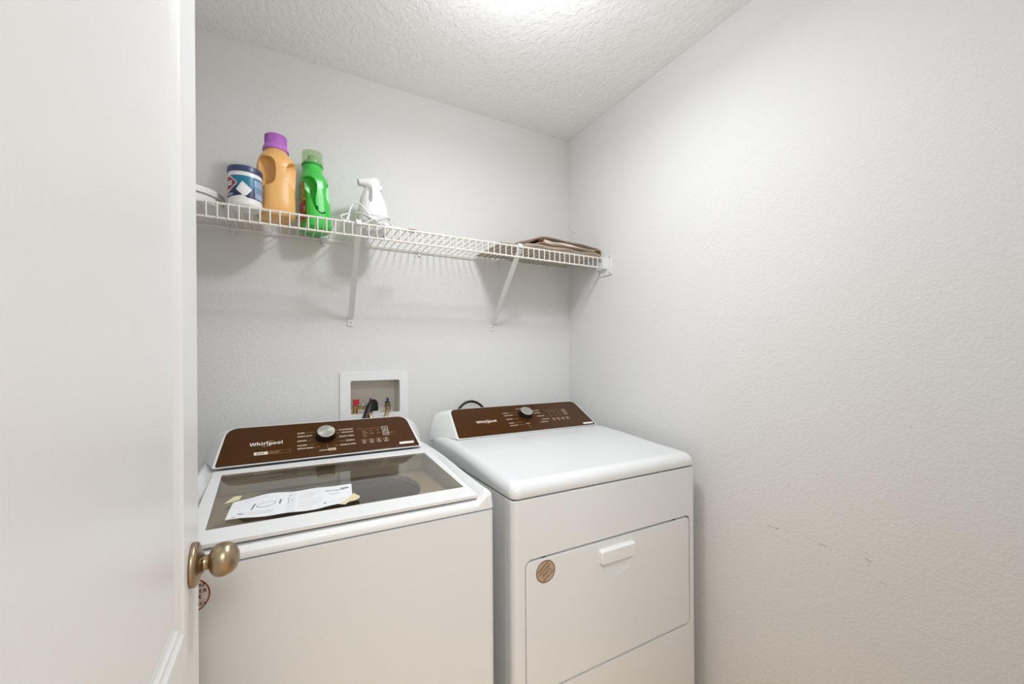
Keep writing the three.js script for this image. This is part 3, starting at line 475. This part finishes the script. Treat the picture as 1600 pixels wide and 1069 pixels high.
// ------------------------------------------------------------------ bottles
function sec(y, a, b, n, cx = 0, cz = 0, N = 56) { const o = []; for (let i = 0; i < N; i++) { const t = i / N * Math.PI * 2, c = Math.cos(t), s = Math.sin(t); o.push([cx + a * Math.sign(c) * Math.pow(Math.abs(c), 2 / n), y, cz - b * Math.sign(s) * Math.pow(Math.abs(s), 2 / n)]); } return o; }
function interp(tab, y) { let i = 0; while (i < tab.length - 2 && tab[i + 1][0] < y) i++; const p = tab[Math.max(0, i - 1)], a = tab[i], b = tab[i + 1], q = tab[Math.min(tab.length - 1, i + 2)], t = Math.min(1, Math.max(0, (y - a[0]) / (b[0] - a[0]))); return a.map((_, k) => { if (!k) return y; const m0 = (b[k] - p[k]) / Math.max(1e-6, b[0] - p[0]) * (b[0] - a[0]), m1 = (q[k] - a[k]) / Math.max(1e-6, q[0] - a[0]) * (b[0] - a[0]), t2 = t * t, t3 = t2 * t; return (2 * t3 - 3 * t2 + 1) * a[k] + (t3 - 2 * t2 + t) * m0 + (-2 * t3 + 3 * t2) * b[k] + (t3 - t2) * m1; }); }
function jugBody(tab, pockets) {
  const H = tab[tab.length - 1][0], loops = []; for (let k = 0; k <= 60; k++) { const y = H * k / 60, [, a, b, n, cx, cz] = interp(tab, y); loops.push(sec(y, a, b, n, cx, cz)); }
  return crease(cut(loft(loops), ...pockets), .75);
}
function jugLabel(tab, y0, y1, t0, t1, off = .0008) {              // printed label hugging one face of the jug
  const pos = [], uv = [], idx = [], nu = 20, nv = 24;
  for (let j = 0; j <= nv; j++) for (let i = 0; i <= nu; i++) { const y = lerp(y0, y1, j / nv), th = lerp(t0, t1, i / nu), [, a, b, n, cx, cz] = interp(tab, y), c = Math.cos(th), s = Math.sin(th); pos.push(cx + (a + off) * Math.sign(c) * Math.pow(Math.abs(c), 2 / n), y, cz - (b + off) * Math.sign(s) * Math.pow(Math.abs(s), 2 / n)); uv.push(i / nu, j / nv); }
  for (let j = 0; j < nv; j++) for (let i = 0; i < nu; i++) { const a = j * (nu + 1) + i, b = a + nu + 1; idx.push(a, a + 1, b, b, a + 1, b + 1); }
  const g = new THREE.BufferGeometry(); g.setAttribute('position', new THREE.Float32BufferAttribute(pos, 3)); g.setAttribute('uv', new THREE.Float32BufferAttribute(uv, 2)); g.setIndex(idx); g.computeVertexNormals(); return g;
}
{ // orange jug, purple cap
  const t = thing('detergent_bottle', 'orange detergent jug with a purple cap, tallest on the shelf', 'bottle', -.026, DECK, -1.588, .17);
  const tab = [[0, .048, .062, 2.6, 0, 0], [.006, .052, .067, 3, 0, 0], [.03, .0545, .070, 3, 0, 0], [.10, .0535, .069, 3, 0, 0], [.145, .0555, .071, 3, 0, 0], [.17, .056, .072, 2.8, 0, 0], [.19, .0525, .066, 2.5, 0, 0], [.207, .0445, .054, 2.2, 0, 0], [.221, .036, .040, 2, 0, 0], [.231, .0335, .034, 2, 0, 0], [.238, .0335, .0335, 2, 0, 0]];
  const pk = pts => ext(smoothPoly(pts), .05, .012, { bevelSegments: 4 });
  const left = pk([[-.075, .085], [-.075, .165], [-.055, .184], [-.026, .182], [-.0135, .166], [-.0125, .118], [-.02, .1], [-.045, .088]]).translate(0, 0, .033);
  const right = pk([[.075, .095], [.075, .165], [.054, .181], [.031, .176], [.02, .160], [.02, .125], [.032, .104], [.05, .094]]).translate(0, 0, .033);
  obj('body', jugBody(tab, [left, right]), phys({ color: 0xf0b86c, roughness: .38, clearcoat: .2, clearcoatRoughness: .3 }), t);
  obj('label', jugLabel(tab, .012, .105, Math.PI * .80, Math.PI * 1.2), std({ map: canvasTex(256, 256, (k) => { k.fillStyle = '#23284c'; k.fillRect(0, 0, 256, 256); k.fillStyle = '#c8cbd8'; k.fillRect(150, 40, 90, 10); k.fillRect(160, 70, 80, 8); k.fillStyle = '#b8413a'; k.fillRect(0, 90, 150, 80); }), roughness: .4 }), t, 'navy printed label');
  const cap = new THREE.Group(); cap.name = 'cap'; t.add(cap); cap.userData.label = 'purple ribbed screw cap';
  const pm = phys({ color: 0xca7ad8, roughness: .3, transmission: .12, thickness: 0 });
  obj('cap_skirt', lathe([[.034, .226], [.0385, .2265], [.0395, .231], [.0385, .237], [.0345, .244], [.033, .246]], 48), pm, cap);
  const ribs = []; for (let i = 0; i < 44; i++) { const a = i / 44 * Math.PI * 2; ribs.push(new THREE.CylinderGeometry(.0009, 0.0011, .033, 6).translate(.0325 * Math.cos(a), .262, .0325 * Math.sin(a))); }
  obj('cap_top', [lathe([[.0335, .244], [.0325, .249], [.0318, .276], [.030, .280], [.02, .2812], [0, .2812]], 48), ...ribs], pm, cap);
}
{ // green jug, clear green cap
  const t = thing('detergent_bottle', 'green detergent jug with a clear pale green cap', 'bottle', .0995, DECK, -1.672, .16);
  const tab = [[0, .043, .058, 2.6, 0, 0], [.006, .047, .063, 3, 0, 0], [.04, .0475, .066, 3, -.001, 0], [.10, .046, .066, 3, -.004, 0], [.15, .0455, .066, 2.9, -.007, 0], [.172, .0455, .065, 2.7, -.0085, 0], [.188, .043, .06, 2.4, -.0095, 0], [.204, .0375, .046, 2.2, -.0105, 0], [.216, .0345, .037, 2, -.011, 0], [.236, .0335, .034, 2, -.011, 0], [.244, .0335, .0335, 2, -.011, 0]];
  const pk = pts => ext(smoothPoly(pts), .05, .008, { bevelSegments: 4 });
  const left = pk([[-.068, .12], [-.068, .165], [-.052, .176], [-.03, .178], [-.013, .162], [-.0105, .135], [-.0145, .105], [-.0155, .082], [-.009, .062], [-.012, .06], [-.022, .082], [-.036, .118], [-.05, .135]]).translate(.0, 0, .03);
  const right = pk([[.068, .1], [.068, .168], [.04, .172], [.027, .168], [.021, .15], [.0205, .125], [.028, .1]]).translate(0, 0, .03);
  const grip = ext(smoothPoly([[-.012, .064], [-.003, .053], [.008, .0515], [.018, .058], [.0165, .061], [.008, .0555], [-.002, .0565], [-.009, .066]]), .03, .001).translate(0, 0, .0622);
  obj('body', jugBody(tab, [left, right, grip]), phys({ color: 0x46cf50, roughness: .34, clearcoat: .25, clearcoatRoughness: .25 }), t);
  obj('label', jugLabel(tab, .018, .165, Math.PI * .80, Math.PI * 1.2), std({ map: canvasTex(256, 512, (k) => { k.fillStyle = '#5fb83e'; k.fillRect(0, 0, 256, 512); const r = rng(4); for (let i = 0; i < 90; i++) { k.fillStyle = ['#e9c63a', '#d9a52e', '#c2362c'][i % 3]; k.beginPath(); k.arc(r() * 256, r() * 240, 6 + r() * 12, 0, 7); k.fill(); } k.fillStyle = '#b01f26'; k.fillRect(0, 240, 256, 230); k.fillStyle = '#f2f0ea'; k.font = 'bold 90px sans-serif'; k.save(); k.translate(215, 380); k.fillText('Y', -20, 0); k.restore(); k.fillStyle = '#e4682c'; for (let i = 0; i < 14; i++) { k.beginPath(); k.arc(r() * 256, 400 + r() * 70, 8 + r() * 10, 0, 7); k.fill(); } }), roughness: .4 }), t, 'red and yellow printed label');
  const cap = new THREE.Group(); cap.name = 'cap'; cap.position.x = -.011; t.add(cap); cap.userData.label = 'see-through pale green measuring cap';
  obj('cap_shell', lathe([[.0335, .243], [.0352, .2445], [.0348, .25], [.0345, .284], [.033, .2872], [.0, .2878]], 48), phys({ color: 0xe2f0d6, roughness: .12, transmission: .9, thickness: 0, ior: 1.45 }), cap);
  obj('spout', lathe([[.031, .244], [.030, .252], [.022, .254], [.017, .262], [.016, .274], [.0, .271]], 36), phys({ color: 0xa9cf98, roughness: .4 }), cap);
  obj('collar', lathe([[.0338, .2345], [.0365, .2365], [.0365, .2405], [.0338, .243]], 48), std({ color: 0x2f9e44, roughness: .35 }), cap);
}
{ // wipes canister
  const t = thing('wipes_canister', 'white wipes canister with a navy lid and blue printed label', 'canister', -.1085, DECK, -1.523, 0);
  const tex = canvasTex(2048, 640, (k, w, h) => {
    const g = k.createLinearGradient(0, 0, 0, h); g.addColorStop(0, '#1d7f9c'); g.addColorStop(.45, '#1b6f90'); g.addColorStop(.62, '#23385a'); g.addColorStop(1, '#1c2547'); k.fillStyle = g; k.fillRect(0, 0, w, h);
    const cx = 640, cy = 225; // facing front-left
    k.save(); k.translate(cx, cy); k.scale(.85, 1.15);
    k.fillStyle = '#f3eef0'; k.beginPath(); k.moveTo(-330, 0); k.lineTo(-60, -190); k.lineTo(60, -190); k.lineTo(250, -20); k.lineTo(250, 25); k.lineTo(60, 195); k.lineTo(-60, 195); k.fill();
    k.fillStyle = '#b3263c'; k.beginPath(); k.moveTo(-300, 0); k.lineTo(-50, -165); k.lineTo(50, -165); k.lineTo(232, -12); k.lineTo(232, 16); k.lineTo(50, 168); k.lineTo(-50, 168); k.fill();
    k.fillStyle = '#3c2440'; k.beginPath(); k.moveTo(-210, -62); k.lineTo(0, -105); k.lineTo(120, -60); k.lineTo(150, 0); k.lineTo(120, 62); k.lineTo(0, 112); k.lineTo(-210, 70); k.fill();
    k.fillStyle = '#f6f5f4'; k.fillRect(-250, -55, 370, 112); k.fillStyle = '#2b4e86'; k.font = 'bold 96px sans-serif'; k.textAlign = 'right'; k.textBaseline = 'middle'; k.fillText('CLOROX', 116, 2); k.restore();
    k.save(); k.translate(985, 395); k.scale(.92, 1.36); k.rotate(.62); k.fillStyle = '#f6f6f8'; k.beginPath(); k.moveTo(-120, -118); k.lineTo(130, -104); k.lineTo(124, 70); k.lineTo(72, 122); k.lineTo(-122, 112); k.fill(); k.strokeStyle = '#e3c9d3'; k.lineWidth = 6; k.strokeRect(-88, -82, 172, 160); k.restore();
    k.fillStyle = '#a9bdd9'; k.fillRect(1190, 60, 400, 200); k.fillStyle = '#8ea3c4'; k.fillRect(1200, 285, 400, 330);
    const r = rng(5); k.fillStyle = '#6d83a8'; for (let i = 0; i < 5; i++) k.fillRect(1230, 90 + i * 32, 120 + r() * 190, 10); for (let i = 0; i < 12; i++) { k.fillStyle = i < 6 ? '#5f7196' : '#c9cfdf'; k.fillRect(1225, 305 + i * 25, 200 + r() * 150, 9); }
    k.fillStyle = '#b9cdb9'; k.beginPath(); k.ellipse(600, 470, 70, 32, -.3, 0, 7); k.fill();
    k.fillStyle = '#f4f4f4'; k.font = 'bold 62px sans-serif'; k.textAlign = 'right'; k.textBaseline = 'alphabetic'; k.fillText('WIPES', 770, 570); k.fillRect(520, 588, 240, 8);
    k.fillStyle = '#f2f2f4'; k.beginPath(); k.moveTo(640, 640); k.lineTo(880, 600); k.lineTo(980, 568); k.lineTo(1050, 640); k.fill();
  });
  const R = .0455;
  obj('tub', lathe([[0, .0015], [.038, .0015], [.0405, 0], [.0435, .001], [R - .0005, .006], [R, .012], [R, .104], [R - .001, .106], [.043, .107], [0, .107]], 56), phys({ color: 0xf1f0ee, roughness: .35 }), t);
  const lab = new THREE.CylinderGeometry(R + .0005, R + .0005, .066, 64, 1, true, Math.PI * .9, Math.PI * 2).translate(0, .0575, 0);
  { const u = lab.attributes.uv; }
  obj('label', lab, std({ map: tex, roughness: .35 }), t, 'blue printed label with a red and white emblem').rotation.y = WIPES_TURN();
  obj('lid', lathe([[.044, .1035], [.0472, .1035], [.0475, .106], [.0475, .1185], [.0462, .1215], [.0415, .1235], [.030, .1245], [0, .1245]], 56), phys({ color: 0x3c4770, roughness: .35 }), t, 'navy flip-top lid');
}
function WIPES_TURN() { return .42; }
{ // low round tin at the door end
  const t = thing('round_tin', 'low round white tin at the left end of the wire shelf', 'tin', -.2708, DECK, -1.577, 0);
  const R = .105, band = canvasTex(1024, 64, (k, w, h) => { k.fillStyle = '#efeeec'; k.fillRect(0, 0, w, h); const r = rng(9); k.fillStyle = '#b8b6b4'; for (let x = 0; x < w; x += 8) if (r() > .35) k.fillRect(x, 26 + r() * 6, 5, 9); });
  obj('tin_body', lathe([[0, .002], [R - .014, .002], [R - .010, 0], [R - .008, .003], [R - .006, .024], [R - .008, .03], [0, .03]], 64), M.plastic, t);
  obj('lid', lathe([[R - .004, .0245], [R - .001, .0235], [R, .026], [R, .04], [R - .002, .043], [R - .012, .0445], [R - .014, .042], [0, .042]], 64), phys({ color: 0xefeeec, roughness: .35 }), t);
  obj('print_band', new THREE.CylinderGeometry(R + .0004, R + .0004, .011, 64, 1, true).translate(0, .033, 0), std({ map: band, roughness: .4 }), t, 'thin band of faint grey print');
}
{ // steamer
  const t = thing('garment_steamer', 'white handheld garment steamer standing upright with its cord wound round it', 'steamer', .2885, DECK, -1.6, 0);
  const tab = [[0, .050, .046, 2.2, 0, 0], [.004, .054, .05, 2.2, 0, 0], [.03, .0565, .052, 2.2, 0, 0], [.06, .0565, .052, 2.2, 0, 0], [.085, .053, .05, 2.2, 0, 0], [.11, .0475, .046, 2.2, 0, 0], [.13, .0425, .041, 2.1, -.001, 0], [.15, .034, .035, 2.1, -.002, .001], [.167, .027, .030, 2.1, -.002, .003], [.182, .0265, .028, 2.1, -.001, .004], [.194, .024, .025, 2, .001, .005], [.203, .0165, .018, 2, .003, .006], [.2065, .006, .008, 2, .003, .006]];
  const slot = ext(smoothPoly([[-.0205, .170], [-.013, .174], [-.0085, .165], [-.0075, .135], [-.0095, .112], [-.0165, .103], [-.021, .115], [-.0225, .145]]), .05, .003).translate(0, 0, .014);
  obj('body', jugBody(tab, [slot]), phys({ color: 0xf3f3f3, roughness: .28 }), t);
  { const path = [[.004, .172, .005, .027, .026], [-.004, .1755, .007, .0275, .0255], [-.014, .179, .009, .0245, .023], [-.026, .1815, .0105, .0185, .0188], [-.04, .182, .0115, .0128, .0142], [-.0505, .1805, .012, .0122, .0138], [-.0535, .180, .012, .0112, .0128], [-.0525, .1802, .012, .0098, .0112], [-.045, .181, .0115, .0092, .0105]];
    const lo = path.map(([x, y, z, r1, r2]) => { const o = []; for (let i = 0; i < 28; i++) { const q = i / 28 * Math.PI * 2; o.push([x - .18 * r1 * Math.cos(q), y + r1 * Math.cos(q), z + r2 * Math.sin(q)]); } return o; });
    obj('nozzle', loft(lo), phys({ color: 0xeeeeee, roughness: .32 }), t); }
  obj('trigger', box(.012, .02, .014, .0265, .172, .012, .004), phys({ color: 0xe9e9e9, roughness: .4 }), t);
  obj('base_ring', lathe([[.0545, .052], [.0575, .0535], [.0575, .0575], [.0545, .059]], 48).scale(1, 1, .94), phys({ color: 0xd4d6d8, roughness: .4 }), t);
  const cm = phys({ color: 0xf0efec, roughness: .4 });
  const W = (px) => px.map(([x, y, z]) => [x - .2885, y + CY - DECK, z + 1.6]);
  const c1 = W([[.36, .48, -1.545], [.33, .505, -1.54], [.291, .495, -1.54], [.262, .525, -1.545], [.236, .558, -1.56], [.217, .559, -1.57], [.203, .53, -1.565], [.198, .49, -1.55], [.215, .475, -1.545], [.255, .487, -1.535], [.29, .508, -1.533], [.325, .52, -1.545], [.345, .525, -1.575], [.342, .52, -1.62], [.32, .515, -1.645], [.26, .518, -1.65], [.228, .52, -1.625], [.222, .527, -1.58], [.243, .522, -1.55], [.275, .505, -1.535], [.305, .49, -1.54], [.322, .478, -1.55]]);
  const c2 = W([[.322, .478, -1.55], [.28, .4735, -1.53], [.21, .474, -1.525], [.178, .485, -1.535], [.172, .502, -1.55], [.186, .511, -1.555], [.2, .515, -1.557], [.19, .49, -1.545], [.189, .4745, -1.535], [.23, .4725, -1.52], [.29, .4725, -1.515], [.335, .476, -1.512], [.362, .477, -1.512], [.385, .4725, -1.512], [.399, .4725, -1.512]]);
  obj('cord', [tube(c1, .0031, 160, 8), tube(c2, .0031, 140, 8)], cm, t, 'white cord in loose loops');
  obj('plug', [box(.026, .011, .015, .4125 - .2885, .4735 + CY - DECK, 1.6 - 1.512, .003), box(.014, .0015, .005, .431 - .2885, .4755 + CY - DECK, 1.6 - 1.512), box(.014, .0015, .005, .431 - .2885, .4715 + CY - DECK, 1.6 - 1.512)], std({ color: 0xa5785c, roughness: .5 }), t, 'brown plug');
}
// ------------------------------------------------------------------ cloths at the corner end
function ribbon(pts, th) {                                        // outline of a folded layer seen from the front: centre line plus thickness
  const c = new THREE.CatmullRomCurve3(pts.map(p => V(p[0], p[1], 0))), n = 60, up = [], dn = [];
  for (let i = 0; i <= n; i++) { const p = c.getPointAt(i / n), g = c.getTangentAt(i / n), w = (typeof th === 'function' ? th(i / n) : th) / 2 * Math.min(1, Math.sqrt(Math.min(i, n - i) / 2 + .15)); up.push(new THREE.Vector2(p.x - g.y * w, p.y + g.x * w)); dn.push(new THREE.Vector2(p.x + g.y * w, p.y - g.x * w)); }
  return new THREE.Shape([...dn, ...up.reverse()]);
}
function layer(pts, th, z0, z1, seed, amp = .0015, slant = 0) {
  const g = ext(ribbon(pts, th), z0 - z1, .0025, { steps: 10, bevelSegments: 3 }).translate(0, 0, z1), p = g.attributes.position, r = rng(seed), ph = [r() * 6, r() * 6, r() * 6];
  for (let i = 0; i < p.count; i++) { const x = p.getX(i), z = p.getZ(i), q = (z - z1) / (z0 - z1); p.setY(i, p.getY(i) + amp * (Math.sin(x * 31 + z * 23 + ph[0]) + .6 * Math.sin(x * 57 - z * 41 + ph[1]))); p.setZ(i, z + q * .004 * Math.sin(x * 40 + ph[2]) ); p.setX(i, x + slant * (1 - q)); }
  g.translate(0, CY, 0); g.computeVertexNormals(); return crease(g, .8);
}
{
  const nap = bump(256, 61, [[60, 60, 1], [30, 30, .6]], 5, 5), cloth = c => std({ color: c, roughness: .95, bumpMap: nap, bumpScale: .0005 });
  const base = DECK - CY;
  const a = thing('folded_towel', 'grey towel folded flat on the wire shelf, under the brown cloths', 'towel', 0, 0, 0);
  obj('towel_body', layer([[.765, base + .0035], [.84, base + .0035], [.90, base + .0065], [.94, base + .0085], [1.05, base + .0083], [1.2, base + .0075], [1.297, base + .0068]], u => lerp(.006, .0135, smooth(.2, .42, u)), -1.482, -1.735, 5, .0003), cloth(0xbfb0a0), a);
  obj('towel_fold', layer([[.88, base + .013], [.94, base + .0163], [1.05, base + .0172], [1.2, base + .0152], [1.297, base + .0138]], .006, -1.486, -1.73, 8, .0003), cloth(0xc6bbb0), a);
  const b = thing('brown_cloth', 'thin pinkish brown cloth lying on the grey towel, below the white cloth', 'cloth', 0, 0, 0);
  obj('cloth_body', layer([[.945, .4905], [.97, .498], [1.03, .496], [1.1, .4945], [1.2, .4915], [1.293, .489]], .0055, -1.49, -1.71, 14, .0006), cloth(0xa68a78), b);
  const w = thing('white_cloth', 'white folded cloth showing between two brown cloths', 'cloth', 0, 0, 0);
  obj('cloth_body', layer([[.985, .508], [1.04, .5065], [1.12, .5035], [1.2, .500], [1.275, .4965]], u => lerp(.015, .006, u), -1.494, -1.70, 15, .0006), cloth(0xeee7dd), w);
  const c = thing('brown_cloth', 'taupe brown cloth draped on top of the pile with a drooping left end', 'cloth', 0, 0, 0);
  obj('cloth_body', layer([[.846, .4795], [.875, .485], [.92, .4995], [.955, .5145], [.985, .5225], [1.03, .5225], [1.1, .5185], [1.2, .5115], [1.265, .5075], [1.3, .5005]], u => .0075 + .003 * Math.sin(u * 9), -1.488, -1.70, 16, .0009), cloth(0x9a8574), c);
  obj('folded_edge', layer([[.96, .506], [.972, .5115], [.985, .5105], [.993, .5035]], .005, -1.487, -1.6, 17, .0003), cloth(0x8a6452), c);
  obj('folded_corner', layer([[1.262, .4995], [1.285, .5005], [1.303, .4965], [1.302, .488]], .006, -1.489, -1.62, 18, .0003), cloth(0xa88f66), c);
}

// ------------------------------------------------------------------ ceiling lamp (just above the frame)
{
  const t = thing('ceiling_light', 'round flush ceiling light with a glowing white glass bowl', 'light', .56, CEIL, -.90);
  obj('pan', lathe([[0, 0], [.14, 0], [.14, -.018], [.132, -.024], [0, -.024]], 48), M.trim, t);
  obj('glass_bowl', lathe([[0, -.13], [.03, -.1285], [.065, -.118], [.095, -.094], [.118, -.055], [.124, -.0245]], 48), phys({ color: 0xffffff, roughness: .5, emissive: 0xf4f8ff, emissiveIntensity: 1.6 }), t);
  const l = new THREE.RectAreaLight(LAMP_COLOR, LAMP_POWER, .17, .17); l.position.set(.56, CEIL - .137, -.90); l.lookAt(.56, 0, -.90); l.name = 'ceiling_light_lamp'; scene.add(l);
  const p = new THREE.PointLight(LAMP_COLOR, BOWL_POWER, 0, 2); p.position.set(.56, CEIL - .18, -.90); p.castShadow = true; p.shadow.radius = 2; p.shadow.mapSize.set(2048, 2048); p.name = 'ceiling_light_glow'; scene.add(p);
}

scene.traverse(o => { if (o.isMesh) { o.castShadow = true; o.receiveShadow = true; } });
renderer.render(scene, camera);
